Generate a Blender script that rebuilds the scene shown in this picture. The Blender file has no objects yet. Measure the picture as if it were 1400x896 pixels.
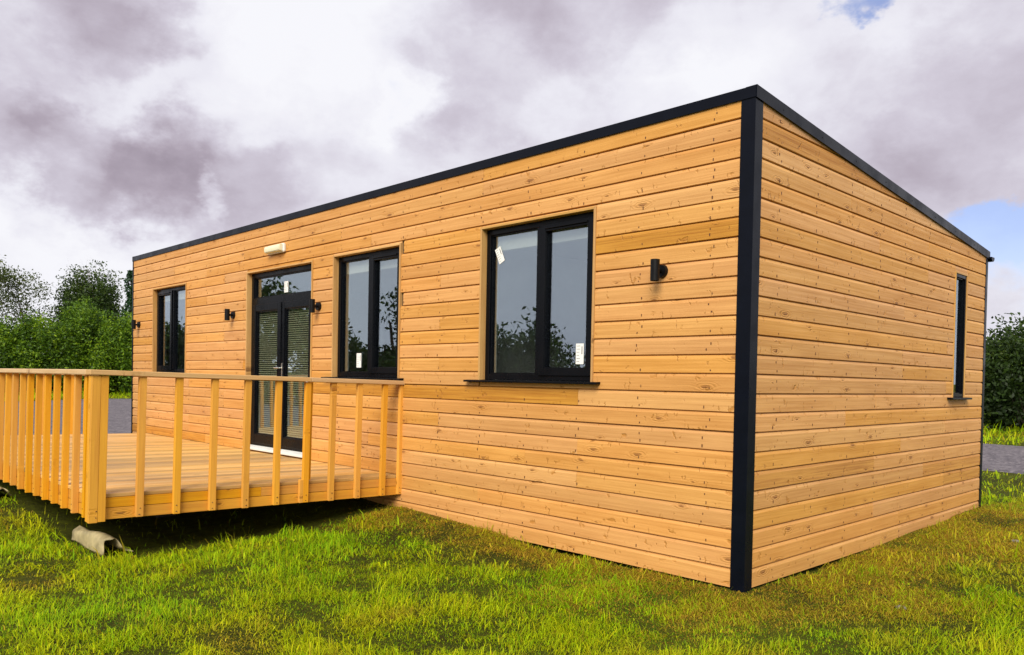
import bpy, bmesh, math, random
import numpy as np
from mathutils import Vector, Matrix
random.seed(7); rng = np.random.default_rng(7)
scene = bpy.context.scene
COL = scene.collection

# ------------------------------------------------------------------ camera
CAM = np.array([2.7598, -4.9185, 1.4055]); YAW, PIT, ROL, FPX = -.7989, -.0193, .0184, 1086.9
_f = np.array([math.sin(YAW)*math.cos(PIT), math.cos(YAW)*math.cos(PIT), math.sin(PIT)])
_r = np.array([math.cos(YAW), -math.sin(YAW), 0.0]); _u = np.cross(_r, _f)
_R = math.cos(ROL)*_r + math.sin(ROL)*_u; _U = -math.sin(ROL)*_r + math.cos(ROL)*_u
cd = bpy.data.cameras.new('camera'); cam = bpy.data.objects.new('camera', cd); COL.objects.link(cam)
cd.sensor_width = 36; cd.sensor_fit = 'HORIZONTAL'; cd.lens = 36*FPX/1400; cd.shift_y = 92.7/1400
cd.clip_start = .05; cd.clip_end = 2000
cam.matrix_world = Matrix(((_R[0], _U[0], -_f[0], CAM[0]), (_R[1], _U[1], -_f[1], CAM[1]), (_R[2], _U[2], -_f[2], CAM[2]), (0, 0, 0, 1)))
scene.camera = cam
def pix_dir(x, y):
    d = _R*(x-700)/FPX + _U*(540.7-y)/FPX + _f
    return d/np.linalg.norm(d)

# ------------------------------------------------------------------ light and exposure
scene.view_settings.view_transform = 'Standard'; scene.view_settings.look = 'None'
scene.view_settings.gamma = 1; scene.view_settings.use_curve_mapping = False
scene.view_settings.exposure = 0.93
SUN_DIR = Vector((0.62, -1.0, 0.95)).normalized()      # towards the sun
sl = bpy.data.lights.new('sun', 'SUN'); sl.energy = 2.4; sl.angle = math.radians(35); sl.color = (1, .93, .80)
so = bpy.data.objects.new('sun', sl); COL.objects.link(so)
so.rotation_euler = (-SUN_DIR).to_track_quat('-Z', 'Y').to_euler()

class NT:
    def __init__(s, tree): s.t = tree; s.n = tree.nodes; s.l = tree.links
    def add(s, typ, **kw):
        n = s.n.new(typ)
        ins = kw.pop('ins', {})
        for k, v in kw.items(): setattr(n, k, v)
        for k, v in ins.items(): s.set(n.inputs[k], v)
        return n
    def set(s, sock, v):
        if isinstance(v, bpy.types.NodeSocket): s.l.new(v, sock)
        elif isinstance(v, bpy.types.Node): s.l.new(v.outputs[0], sock)
        else: sock.default_value = v
    def math(s, op, a, b=0.0, clamp=False):
        n = s.n.new('ShaderNodeMath'); n.operation = op; n.use_clamp = clamp
        s.set(n.inputs[0], a); s.set(n.inputs[1], b); return n.outputs[0]
    def vmath(s, op, a, b=(0, 0, 0)):
        n = s.n.new('ShaderNodeVectorMath'); n.operation = op
        s.set(n.inputs[0], a); s.set(n.inputs[1], b)
        return n.outputs['Value'] if op in ('DOT_PRODUCT', 'LENGTH', 'DISTANCE') else n.outputs[0]
    def ramp(s, fac, stops, interp='LINEAR'):
        n = s.n.new('ShaderNodeValToRGB'); cr = n.color_ramp; cr.interpolation = interp
        while len(cr.elements) < len(stops): cr.elements.new(.5)
        for e, (p, c) in zip(cr.elements, stops):
            e.position = p; e.color = (c[0], c[1], c[2], 1) if hasattr(c, '__len__') else (c, c, c, 1)
        s.set(n.inputs[0], fac); return n.outputs[0]
    def noise(s, vec, scale, detail=3, rough=.5, dist=0.0, out=0):
        n = s.add('ShaderNodeTexNoise', ins={'Scale': scale, 'Detail': detail, 'Roughness': rough, 'Distortion': dist})
        s.set(n.inputs['Vector'], vec); return n.outputs[out]
    def mix(s, fac, a, b, typ='MIX'):
        n = s.n.new('ShaderNodeMix'); n.data_type = 'RGBA'; n.blend_type = typ
        s.set(n.inputs[0], fac)
        for k, v in ((6, a), (7, b)):
            if isinstance(v, tuple) and len(v) == 3: v = v + (1,)
            s.set(n.inputs[k], v)
        return n.outputs[2]
    def maprange(s, v, a, b, c=0.0, d=1.0, smooth=True):
        n = s.n.new('ShaderNodeMapRange'); n.interpolation_type = 'SMOOTHSTEP' if smooth else 'LINEAR'
        for i, x in enumerate((v, a, b, c, d)): s.set(n.inputs[i], x)
        return n.outputs[0]

world = bpy.data.worlds.new('World'); scene.world = world; world.use_nodes = True
w = NT(world.node_tree); w.n.clear()
sky = w.add('ShaderNodeTexSky', sky_type='NISHITA', sun_disc=False)
sky.sun_elevation = math.asin(SUN_DIR.z); sky.sun_rotation = math.atan2(SUN_DIR.x, SUN_DIR.y)
sky.air_density = 1.2; sky.dust_density = .6; sky.ozone_density = 1.5
tc = w.add('ShaderNodeTexCoord'); D = tc.outputs['Generated']
LOBES = [(95, 272, 62, .42), (150, 258, 70, .46), (205, 240, 70, .44), (255, 215, 60, .34), (285, 290, 55, .26), (345, 268, 80, .26), (430, 250, 90, .22), (520, 225, 80, .14),
         (10, 170, 80, .34), (60, 195, 60, .30), (85, 165, 50, .2), (50, 0, 110, .40), (150, 20, 80, .30), (215, 30, 50, .2), (620, 25, 80, .24), (700, 10, 100, .26), (800, 10, 120, .30), (900, 0, 80, .2),
         (655, 150, 70, .24), (600, 185, 50, .2), (760, 120, 80, .12),
         (1160, 150, 120, .12), (1260, 190, 120, .15), (1350, 120, 120, .14), (1400, 210, 120, .14), (1190, 235, 90, .18), (1290, 265, 80, .15), (1390, 285, 60, .12), (1400, 40, 110, .14),
         (390, 20, 130, -.24), (288, 262, 24, -.40), (560, 120, 45, -.30), (540, 160, 40, -.2), (105, 222, 40, -.24), (40, 325, 130, -.24), (230, 320, 90, -.2), (960, 50, 120, -.16), (400, 150, 90, -.08)]
GAPS = [(1160, 4, 34, .9), (1195, 12, 26, .7), (1392, 350, 75, 1.0), (1340, 322, 45, .9), (1400, 310, 40, .6)]
DS = w.vmath('MULTIPLY', D, (1.0, 1.0, 1.5))
wf = w.vmath('SUBTRACT', w.noise(DS, 12.0, 5, .60, out=1), (.5, .5, .5))
wf = w.add('ShaderNodeVectorMath', operation='SCALE', ins={0: wf, 3: .13}).outputs[0]
DW = w.vmath('ADD', D, wf)
LIT = (-.004, -.010, .030)
def lobes(v):
    f = None
    for (px, py, rad, amt) in LOBES:
        m = w.maprange(w.vmath('DISTANCE', v, tuple(pix_dir(px, py))), .30*rad/FPX, 1.25*rad/FPX, amt, 0.0)
        f = m if f is None else w.math('ADD', f, m)
    return f
DSW = w.vmath('ADD', DS, wf)
def broad(v): return w.math('MULTIPLY', w.math('SUBTRACT', w.noise(v, 3.0, 3, .55), .5), 1.0)
fine = w.math('MULTIPLY', w.math('SUBTRACT', w.noise(DS, 9.0, 6, .6, .2), .5), .62)
b0 = broad(DSW)
T0 = w.math('ADD', w.math('ADD', lobes(DW), b0), fine)                     # thickness of the cloud
lit = w.math('SUBTRACT', broad(w.vmath('ADD', DSW, LIT)), b0)             # thicker just above: an underside
dark = w.math('ADD', w.math('ADD', w.math('MULTIPLY', T0, .80), .175), w.math('MULTIPLY', lit, 1.1))
cloud = w.ramp(dark, [(0.0, (.49, .49, .515)), (.22, (.435, .43, .47)), (.46, (.335, .314, .362)), (.75, (.235, .206, .245)), (1.0, (.165, .140, .172))])
gap = w.math('SUBTRACT', w.math('MULTIPLY', T0, -.8), .26)
for (px, py, rad, amt) in GAPS:
    m = w.maprange(w.vmath('DISTANCE', DW, tuple(pix_dir(px, py))), 0.0, 1.3*rad/FPX, 1.0, 0.0)
    gap = w.math('ADD', gap, w.math('MULTIPLY', m, amt))
gapm = w.maprange(gap, .0, .75, 0.0, .8)
skyc = w.vmath('MULTIPLY', sky.outputs[0], (.62, .60, .80))
cl10 = w.vmath('MULTIPLY', cloud, (10, 10, 10))
fin = w.mix(gapm, cl10, skyc)
bg = w.add('ShaderNodeBackground', ins={'Color': fin, 'Strength': .1})
w.l.new(bg.outputs[0], w.add('ShaderNodeOutputWorld').inputs[0])

# ------------------------------------------------------------------ materials
def new_mat(name):
    m = bpy.data.materials.new(name); m.use_nodes = True; t = NT(m.node_tree); t.n.clear()
    p = t.add('ShaderNodeBsdfPrincipled'); o = t.add('ShaderNodeOutputMaterial'); t.l.new(p.outputs[0], o.inputs[0])
    return m, t, p
def bump(t, p, h, strength, dist=.01):
    b = t.add('ShaderNodeBump', ins={'Height': h, 'Strength': strength, 'Distance': dist}); t.l.new(b.outputs[0], p.inputs['Normal'])
def plain(name, col, rough=.5, metal=0.0, var=.08, scale=30, bmp=.05, spec=.5):
    m, t, p = new_mat(name)
    c = t.add('ShaderNodeTexCoord').outputs['Object']
    n = t.noise(c, scale, 5, .6)
    f = t.maprange(n, .3, .7, 1-var, 1+var, False)
    t.set(p.inputs['Base Color'], t.mix(1.0, col, t.add('ShaderNodeCombineColor', ins={0: f, 1: f, 2: f}).outputs[0], 'MULTIPLY'))
    t.set(p.inputs['Roughness'], t.maprange(t.noise(c, scale*.4, 4), .3, .7, max(0, rough-.08), min(1, rough+.1)))
    p.inputs['Metallic'].default_value = metal; p.inputs['Specular IOR Level'].default_value = spec
    bump(t, p, n, bmp, .004)
    return m
def wood(name, light, dark, knot, along=0, up=2, knots=1.0, rough=.55, var=.08, grain=1.0, kscale=1.0, checks=1.0):
    m, t, p = new_mat(name)
    tcn = t.add('ShaderNodeTexCoord'); oi = t.add('ShaderNodeObjectInfo'); rnd = oi.outputs['Random']
    s = t.add('ShaderNodeSeparateXYZ', ins={0: tcn.outputs['Object']})
    a = t.math('ADD', s.outputs[along], t.math('MULTIPLY', rnd, 173.0))
    other = [k for k in (0, 1, 2) if k not in (along, up)][0]
    u = t.math('ADD', s.outputs[up], t.math('MULTIPLY', rnd, 37.0))
    v = s.outputs[other]
    P = t.add('ShaderNodeCombineXYZ', ins={0: a, 1: u, 2: v}).outputs[0]
    # knots: one voronoi cell is about 0.4 m of board
    kv = t.vmath('MULTIPLY', P, (2.6*kscale, 8.0*kscale, 3.0))
    kvw = t.vmath('ADD', kv, t.vmath('MULTIPLY', t.noise(P, 14, 3, .5, out=1), (.10, .22, 0)))
    vo = t.add('ShaderNodeTexVoronoi', feature='F1', voronoi_dimensions='2D', ins={'Vector': kvw, 'Scale': 1.0, 'Randomness': 1.0})
    sel = t.math('GREATER_THAN', t.add('ShaderNodeSeparateColor', ins={0: vo.outputs['Color']}).outputs[0], 1-.42*knots)
    size = t.maprange(t.math('POWER', t.add('ShaderNodeSeparateColor', ins={0: vo.outputs['Color']}).outputs[1], 1.8), 0, 1, .03, .15, False)
    kd = vo.outputs['Distance']
    core = t.math('MULTIPLY', t.maprange(t.math('DIVIDE', kd, size), .35, 1.0, 1.0, 0.0), sel)
    halo = t.math('MULTIPLY', t.maprange(t.math('DIVIDE', kd, size), .6, 3.2, 1.0, 0.0), sel)
    # grain lines that bend round the knots
    gu = t.math('ADD', u, t.math('MULTIPLY', halo, .02))
    gp = t.add('ShaderNodeCombineXYZ', ins={0: t.math('MULTIPLY', a, .9), 1: t.math('MULTIPLY', gu, 55.0), 2: t.math('MULTIPLY', v, 30.0)}).outputs[0]
    g1 = t.noise(gp, 1.0, 4, .55, .6)
    gp2 = t.add('ShaderNodeCombineXYZ', ins={0: t.math('MULTIPLY', a, 3.0), 1: t.math('MULTIPLY', gu, 190.0), 2: t.math('MULTIPLY', v, 60.0)}).outputs[0]
    g2 = t.noise(gp2, 1.0, 3, .6)
    blot = t.noise(t.vmath('MULTIPLY', P, (1.7, 5.0, 2)), 1.0, 4, .55)
    g = t.math('ADD', t.math('MULTIPLY', t.math('SUBTRACT', g1, .5), 1.15*grain), t.math('MULTIPLY', t.math('SUBTRACT', g2, .5), .7*grain))
    g = t.math('ADD', t.math('ADD', g, .45), t.math('MULTIPLY', t.math('SUBTRACT', blot, .5), .55))
    base = t.mix(t.maprange(g, .1, .95, 0, 1, False), light, dark)
    # each board its own tone
    r2 = t.math('FRACT', t.math('MULTIPLY', rnd, 7.13))
    hs = t.add('ShaderNodeHueSaturation', ins={'Hue': t.maprange(r2, 0, 1, .4968, .5018, False), 'Saturation': t.maprange(t.math('FRACT', t.math('MULTIPLY', rnd, 3.7)), 0, 1, .93, 1.03, False),
               'Value': t.maprange(rnd, 0, 1, 1-var, 1+var*.7, False), 'Color': base})
    col = t.mix(t.math('MULTIPLY', halo, .25), hs.outputs[0], tuple(dark))
    col = t.mix(t.math('MULTIPLY', core, .62), col, tuple(knot))
    cv = t.vmath('ADD', t.vmath('MULTIPLY', P, (13.0, 3.2, 1.0)), t.vmath('MULTIPLY', t.noise(P, 40, 2, .5, out=1), (.55, .15, 0)))
    ce = t.add('ShaderNodeTexVoronoi', feature='DISTANCE_TO_EDGE', voronoi_dimensions='2D', ins={'Vector': cv, 'Scale': 1.0})
    cm = t.maprange(t.noise(t.vmath('MULTIPLY', P, (7.0, 13.0, 1.0)), 1.0, 2, .5), .57, .66)
    crack = t.math('MULTIPLY', t.maprange(ce.outputs['Distance'], .0, .09, 1.0, 0.0), cm)
    col = t.mix(t.math('MULTIPLY', crack, .85*checks), col, tuple(dark))
    t.set(p.inputs['Base Color'], col)
    t.set(p.inputs['Roughness'], t.maprange(g1, .3, .7, rough-.08, rough+.1, False))
    p.inputs['Specular IOR Level'].default_value = .35
    h = t.math('ADD', t.math('MULTIPLY', g1, .4), t.math('MULTIPLY', g2, .35))
    ring = t.math('MULTIPLY', t.math('SINE', t.math('MULTIPLY', kd, 60.0)), halo)
    h = t.math('ADD', h, t.math('MULTIPLY', ring, .5))
    h = t.math('SUBTRACT', h, t.math('MULTIPLY', crack, 1.6*checks))
    bump(t, p, h, .6, .004)
    return m
M = {}
M['clad'] = wood('cladding_wood', (.68, .352, .098), (.43, .180, .030), (.15, .045, .010))
M['clad_dark'] = wood('cladding_wood_resinous', (.58, .28, .045), (.36, .14, .018), (.10, .03, .008), grain=1.8, knots=1.2)
M['casing'] = wood('casing_wood', (.58, .34, .10), (.36, .16, .035), (.10, .035, .01), along=2, up=0, knots=.5, checks=0.0)
M['casing_h'] = wood('casing_wood_across', (.60, .36, .12), (.40, .19, .045), (.10, .035, .01), along=0, up=1, knots=.5, checks=0.0)
M['baluster'] = wood('baluster_wood', (.74, .355, .014), (.56, .23, .009), (.18, .05, .005), along=2, up=0, knots=.7, var=.10, kscale=1.4, checks=0.0)
M['fascia'] = wood('deck_fascia_wood', (.68, .32, .022), (.46, .17, .010), (.07, .022, .006), along=1, up=2, knots=.8, checks=0.0)
M['fascia_x'] = wood('deck_front_fascia_wood', (.68, .32, .022), (.46, .17, .010), (.07, .022, .006), along=0, up=2, knots=.8, checks=0.0)
M['deckboard'] = wood('deck_board_wood', (.68, .42, .135), (.47, .235, .06), (.14, .055, .018), along=1, up=0, knots=.6, var=.34, grain=2.0, checks=0.0)
M['rail'] = wood('rail_wood', (.64, .42, .20), (.46, .26, .09), (.14, .05, .02), along=1, up=0, knots=.5, checks=0.0)
M['rail_x'] = wood('rail_wood_across', (.64, .44, .24), (.46, .28, .11), (.14, .05, .02), along=0, up=1, knots=.5, checks=0.0)
M['black_metal'] = plain('black_coated_metal', (.0022, .0034, .0080), .32, 0.0, .15, 12, .0, .12)
M['upvc'] = plain('black_frame_plastic', (.0025, .003, .0045), .28, 0.0, .1, 10, .0, .12)
M['lamp'] = plain('black_lamp_paint', (.003, .003, .0035), .4, 0, .1, 50, .0, .2)
M['white_plastic'] = plain('white_plastic', (.72, .72, .68), .4, 0, .05, 20, .02)
M['cream'] = plain('cream_diffuser', (.72, .70, .50), .35, 0, .06, 30, .03)
M['paper'] = plain('label_paper', (.80, .80, .78), .6, 0, .04, 60, .02)
M['ink'] = plain('label_ink', (.03, .03, .04), .6, 0, .05, 60, .01)
M['steel'] = plain('brushed_steel', (.62, .60, .55), .25, 1.0, .1, 60, .02)
M['plaster'] = plain('painted_plaster', (.62, .61, .58), .8, 0, .04, 8, .05)
M['floorboard'] = plain('grey_floor', (.22, .17, .12), .5, 0, .12, 10, .05)
M['blind'] = plain('blind_slat', (.52, .48, .30), .5, 0, .03, 30, .0)
M['roller'] = plain('roller_blind_cloth', (.74, .72, .62), .8, 0, .05, 60, .1)
M['studs'] = plain('dark_membrane', (.02, .018, .016), .9, 0, .2, 20, .1)
M['nail'] = plain('rusty_nail', (.10, .035, .012), .6, .0, .3, 80, .02)
M['membrane'] = plain('cream_plastic_sheet', (.38, .31, .16), .6, 0, .35, 9, .4)
M['roof'] = plain('dark_roof_sheet', (.03, .032, .038), .5, 0, .15, 3, .1)
M['block'] = plain('shade_dark_concrete', (.06, .055, .05), .9, 0, .2, 25, .4)  # concrete coloured dark to blend into the shade beneath the deck
M['stone'] = plain('pale_stone', (.17, .155, .13), .85, 0, .25, 20, .5)
M['bark'] = plain('tree_bark', (.055, .042, .03), .9, 0, .3, 18, .6)
M['twig'] = plain('bare_twig', (.16, .11, .085), .9, 0, .2, 20, .3)
def glass():
    m = bpy.data.materials.new('window_glass'); m.use_nodes = True; t = NT(m.node_tree); t.n.clear()
    o = t.add('ShaderNodeOutputMaterial')
    tr = t.add('ShaderNodeBsdfTransparent', ins={'Color': (.86, .89, .89, 1)})
    gl = t.add('ShaderNodeBsdfGlossy', ins={'Color': (.80, .91, 1, 1), 'Roughness': 0.0})
    c = t.add('ShaderNodeTexCoord').outputs['Object']
    b = t.add('ShaderNodeBump', ins={'Height': t.noise(c, 2.2, 2, .4), 'Strength': .03, 'Distance': .02})
    t.l.new(b.outputs[0], gl.inputs['Normal'])
    ge = t.add('ShaderNodeNewGeometry'); cs = t.math('ABSOLUTE', t.vmath('DOT_PRODUCT', ge.outputs['Normal'], ge.outputs['Incoming']))
    fr = t.math('ADD', t.math('MULTIPLY', t.math('POWER', t.math('SUBTRACT', 1.0, cs), 5.0), .77), .23)
    mx = t.add('ShaderNodeMixShader', ins={0: fr, 1: tr.outputs[0], 2: gl.outputs[0]})
    t.l.new(mx.outputs[0], o.inputs[0]); return m
M['glass'] = glass()
def leafmat(name, c1, c2, c3, trans=.35):
    m = bpy.data.materials.new(name); m.use_nodes = True; t = NT(m.node_tree); t.n.clear()
    o = t.add('ShaderNodeOutputMaterial')
    at = t.add('ShaderNodeAttribute', attribute_name='tint')
    c = t.ramp(at.outputs['Fac'], [(0, c1), (.55, c2), (1, c3)])
    p = t.add('ShaderNodeBsdfPrincipled', ins={'Base Color': c, 'Roughness': .55}); p.inputs['Specular IOR Level'].default_value = .3
    tl = t.add('ShaderNodeBsdfTranslucent', ins={'Color': c})
    mx = t.add('ShaderNodeMixShader', ins={0: trans, 1: p.outputs[0], 2: tl.outputs[0]})
    t.l.new(mx.outputs[0], o.inputs[0]); return m
M['leaf_hedge'] = leafmat('hedge_leaf', (.022, .055, .005), (.10, .20, .008), (.25, .37, .012))
M['leaf_dark'] = leafmat('dark_leaf', (.012, .026, .005), (.034, .068, .009), (.075, .12, .012))
M['leaf_olive'] = leafmat('olive_leaf', (.03, .05, .008), (.07, .10, .015), (.13, .15, .03))
M['ivy'] = leafmat('ivy_leaf', (.008, .03, .010), (.016, .055, .018), (.03, .08, .02), .15)
M['grass'] = leafmat('grass_blade', (.10, .075, .018), (.16, .20, .008), (.07, .17, .006), .35)
def grassmat():
    m = bpy.data.materials.new('grass_blades'); m.use_nodes = True; t = NT(m.node_tree); t.n.clear()
    o = t.add('ShaderNodeOutputMaterial')
    at = t.add('ShaderNodeAttribute', attribute_name='blade')
    p = t.add('ShaderNodeBsdfPrincipled', ins={'Base Color': at.outputs['Color'], 'Roughness': .6}); p.inputs['Specular IOR Level'].default_value = .08
    tl = t.add('ShaderNodeBsdfTranslucent', ins={'Color': at.outputs['Color']})
    mx = t.add('ShaderNodeMixShader', ins={0: .38, 1: p.outputs[0], 2: tl.outputs[0]})
    t.l.new(mx.outputs[0], o.inputs[0]); return m
M['grass'] = grassmat()
def groundmat():
    m, t, p = new_mat('meadow_soil')
    c = t.add('ShaderNodeTexCoord').outputs['Object']
    n = t.noise(c, .5, 5, .6); n2 = t.noise(c, 9, 5, .65); n3 = t.noise(c, 60, 4, .7)
    f = t.math('ADD', t.math('MULTIPLY', n, .4), t.math('ADD', t.math('MULTIPLY', n2, .35), t.math('MULTIPLY', n3, .25)))
    col = t.ramp(f, [(.34, (.040, .034, .008)), (.46, (.075, .080, .008)), (.54, (.12, .14, .008)), (.66, (.17, .17, .014))])
    t.set(p.inputs['Base Color'], col); p.inputs['Roughness'].default_value = .95; p.inputs['Specular IOR Level'].default_value = .1
    bump(t, p, t.math('ADD', n2, t.math('ADD', n3, t.noise(c, 140, 3, .7))), 1.0, .06); return m
M['ground'] = groundmat()
def gravelmat():
    m, t, p = new_mat('purple_grey_gravel')
    c = t.add('ShaderNodeTexCoord').outputs['Object']
    v = t.add('ShaderNodeTexVoronoi', ins={'Vector': c, 'Scale': 16.0})
    n = t.noise(c, .9, 5, .6)
    k = t.add('ShaderNodeSeparateColor', ins={0: v.outputs['Color']}).outputs[0]
    f = t.math('ADD', t.math('MULTIPLY', k, .6), t.math('MULTIPLY', n, .4))
    t.set(p.inputs['Base Color'], t.ramp(f, [(.1, (.05, .042, .05)), (.5, (.105, .09, .106)), (.9, (.20, .175, .185))]))
    p.inputs['Roughness'].default_value = .9
    bump(t, p, v.outputs['Distance'], .9, .04); return m
M['gravel'] = gravelmat()

# ------------------------------------------------------------------ helpers
class MB:
    def __init__(s): s.v = []; s.f = []
    def box(s, x0, x1, y0, y1, z0, z1):
        b = len(s.v)
        for z in (z0, z1):
            for (x, y) in ((x0, y0), (x1, y0), (x1, y1), (x0, y1)): s.v.append((x, y, z))
        for q in ((0, 3, 2, 1), (4, 5, 6, 7), (0, 1, 5, 4), (1, 2, 6, 5), (2, 3, 7, 6), (3, 0, 4, 7)): s.f.append(tuple(b+i for i in q))
        return s
    def prism(s, prof, axis, a0, a1):       # prof: list of 2-D points, extruded along axis (0: x with (y,z), 1: y with (x,z))
        b = len(s.v); n = len(prof)
        for a in (a0, a1):
            for (p, q) in prof: s.v.append((a, p, q) if axis == 0 else (p, a, q) if axis == 1 else (p, q, a))
        s.f.append(tuple(b+i for i in range(n))); s.f.append(tuple(b+n+i for i in reversed(range(n))))
        for i in range(n):
            j = (i+1) % n; s.f.append((b+i, b+n+i, b+n+j, b+j))
        return s
    def tube(s, p0, p1, r0, r1, n=10, cap=True):
        p0, p1 = Vector(p0), Vector(p1); d = (p1-p0).normalized()
        a = d.orthogonal().normalized(); c = d.cross(a); b = len(s.v)
        for p, r in ((p0, r0), (p1, r1)):
            for i in range(n):
                t = 2*math.pi*i/n; s.v.append(tuple(p + (a*math.cos(t)+c*math.sin(t))*r))
        for i in range(n):
            j = (i+1) % n; s.f.append((b+i, b+j, b+n+j, b+n+i))
        if cap: s.f.append(tuple(b+i for i in reversed(range(n)))); s.f.append(tuple(b+n+i for i in range(n)))
        return s
    def mesh(s, name):
        me = bpy.data.meshes.new(name); me.from_pydata(s.v, [], s.f); me.update()
        bm = bmesh.new(); bm.from_mesh(me); bmesh.ops.recalc_face_normals(bm, faces=bm.faces); bm.to_mesh(me); bm.free()
        return me
    def build(s, name, mat, parent=None, bevel=0.0, smooth=False, loc=None, seg=1):
        me = s.mesh(name)
        if bevel:
            bm = bmesh.new(); bm.from_mesh(me)
            bmesh.ops.bevel(bm, geom=list(bm.edges), offset=bevel, segments=seg, affect='EDGES', clamp_overlap=True); bm.to_mesh(me); bm.free()
        return link(name, me, mat, parent, smooth, loc)
def link(name, me, mat, parent=None, smooth=False, loc=None):
    if mat: me.materials.append(M[mat] if isinstance(mat, str) else mat)
    if smooth:
        for p in me.polygons: p.use_smooth = True
    o = bpy.data.objects.new(name, me); COL.objects.link(o)
    if parent: o.parent = parent
    if loc: o.location = loc
    return o
def box(name, mat, parent, x0, x1, y0, y1, z0, z1, bevel=0.0):      # origin at the low corner, so grain differs piece by piece
    return MB().box(0, x1-x0, 0, y1-y0, 0, z1-z0).build(name, mat, parent, bevel, loc=(x0, y0, z0))
def empty(name, loc=(0, 0, 0), parent=None):
    o = bpy.data.objects.new(name, None); o.location = loc; COL.objects.link(o); o.empty_display_size = .2
    if parent: o.parent = parent
    return o
def tag(o, label=None, cat=None, group=None, kind=None):
    for k, v in (('label', label), ('category', cat), ('group', group), ('kind', kind)):
        if v: o[k] = v
    return o

# ------------------------------------------------------------------ ground, gravel
L, W = 11.71, 5.22        # length and depth of the cabin
def vnoise(x, y, s, seed=0):
    x = np.asarray(x)*s; y = np.asarray(y)*s; xi = np.floor(x).astype(int); yi = np.floor(y).astype(int); fx = x-xi; fy = y-yi
    def h(a, b):
        v = np.sin(a*127.1 + b*311.7 + seed*74.7)*43758.5453; return v-np.floor(v)
    ux = fx*fx*(3-2*fx); uy = fy*fy*(3-2*fy)
    return (h(xi, yi)*(1-ux)+h(xi+1, yi)*ux)*(1-uy) + (h(xi, yi+1)*(1-ux)+h(xi+1, yi+1)*ux)*uy
def gz(x, y):
    x = np.asarray(x, float); y = np.asarray(y, float)
    z = (vnoise(x, y, .55, 1)-.5)*.07 + (vnoise(x, y, 1.9, 2)-.5)*.035
    near = np.exp(-(np.maximum(0, np.hypot(x+4, y)-3)/12)**2)
    z = z*near*1.0
    z += .16*np.clip((-x-4.2)/4, 0, 1)*np.clip((-y-2.0)/1.0, 0, 1)      # a little higher in front of the deck
    z += .05*np.clip((y-3)/3, 0, 1) - .02 + .05*np.clip((-x-1.5)/3, 0, 1)*np.exp(-(y/.8)**2)
    far = np.hypot(x+4, y-2)
    z += .045*np.maximum(0, far-41)*(far < 62)+.9*(far >= 62)
    z -= .055*np.clip((x+6.5)/1.0, 0, 1)*np.clip((-3.2-x)/.7, 0, 1)*np.clip((y+3.1)/.5, 0, 1)*np.clip((-.45-y)/.6, 0, 1)   # ground lowered under the deck edge so its dark shaded gap shows wider
    z += .035*np.exp(-(y/.55)**2)*np.clip((-x-1)/1.5, 0, 1)*(x > -12)+.02*np.exp(-((x-.1)/.5)**2)*np.clip((y-1.5)/1.5, 0, 1)*(y < W+.3)   # clippings heaped along the walls
    z += .006*np.maximum(0, far-22)                                     # the field rises slowly to the hedges
    return z
xs = np.unique(np.concatenate([np.linspace(-300, -45, 18), np.linspace(-45, -12, 45), np.linspace(-12, 6, 120), np.linspace(6, 40, 30), np.linspace(40, 300, 16)]))
ys = np.unique(np.concatenate([np.linspace(-300, -40, 16), np.linspace(-40, -8, 40), np.linspace(-8, 7, 100), np.linspace(7, 45, 50), np.linspace(45, 300, 18)]))
GX, GY = np.meshgrid(xs, ys); GZ = gz(GX, GY)
nx, ny = len(xs), len(ys); idx = np.arange(nx*ny).reshape(ny, nx)
faces = np.stack([idx[:-1, :-1], idx[:-1, 1:], idx[1:, 1:], idx[1:, :-1]], -1).reshape(-1, 4)
me = bpy.data.meshes.new('ground'); me.from_pydata(np.stack([GX, GY, GZ], -1).reshape(-1, 3).tolist(), [], faces.tolist())
tag(link('ground', me, 'ground', smooth=True), kind='structure')
OUT = [(70, 15.5), (20, 16.2), (-3, 17), (-18, 21), (-33, 17), (-39, 9), (-37.5, 4.5), (-36, -6), (-42, -24), (-60, -45)]
INN = [(70, 8.0), (20, 9.3), (0, 9.9), (-9, 10.6), (-14.2, 7), (-15.2, 2), (-14.6, -1.5), (-15.5, -10), (-21, -24), (-38, -45)]
def smoothline(pts, n=70):
    P = np.array(pts, float); out = []
    for i in range(len(P)-1):
        p0, p1, p2, p3 = P[max(i-1, 0)], P[i], P[i+1], P[min(i+2, len(P)-1)]
        for t in np.linspace(0, 1, n//(len(P)-1)+1)[:-1]:
            out.append(.5*((2*p1)+(-p0+p2)*t+(2*p0-5*p1+4*p2-p3)*t*t+(-p0+3*p1-3*p2+p3)*t**3))
    out.append(P[-1]); return np.array(out)
so_, si_ = smoothline(OUT), smoothline(INN)
so_ += (rng.random(so_.shape)-.5)*.25; si_ += (rng.random(si_.shape)-.5)*.2
V = []; F = []; K = 26
for a, b in zip(si_, so_):
    for k in range(K+1):
        p = a+(b-a)*k/K; V.append((p[0], p[1], float(gz(p[0], p[1]))+.04 - (.05 if k in (0, K) else 0)))
for i in range(len(so_)-1):
    for k in range(K): F.append((i*(K+1)+k, i*(K+1)+k+1, (i+1)*(K+1)+k+1, (i+1)*(K+1)+k))
me = bpy.data.meshes.new('gravel_track'); me.from_pydata(V, [], F)
tag(link('gravel_track', me, 'gravel', smooth=True), kind='structure')
TRACK = np.concatenate([si_, so_[::-1]])
def in_poly(x, y, poly):
    r = np.zeros(x.shape, bool); j = len(poly)-1
    for i in range(len(poly)):
        xi, yi = poly[i]; xj, yj = poly[j]
        c = ((yi > y) != (yj > y)) & (x < (xj-xi)*(y-yi)/(yj-yi+1e-12)+xi); r ^= c; j = i
    return r

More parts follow.
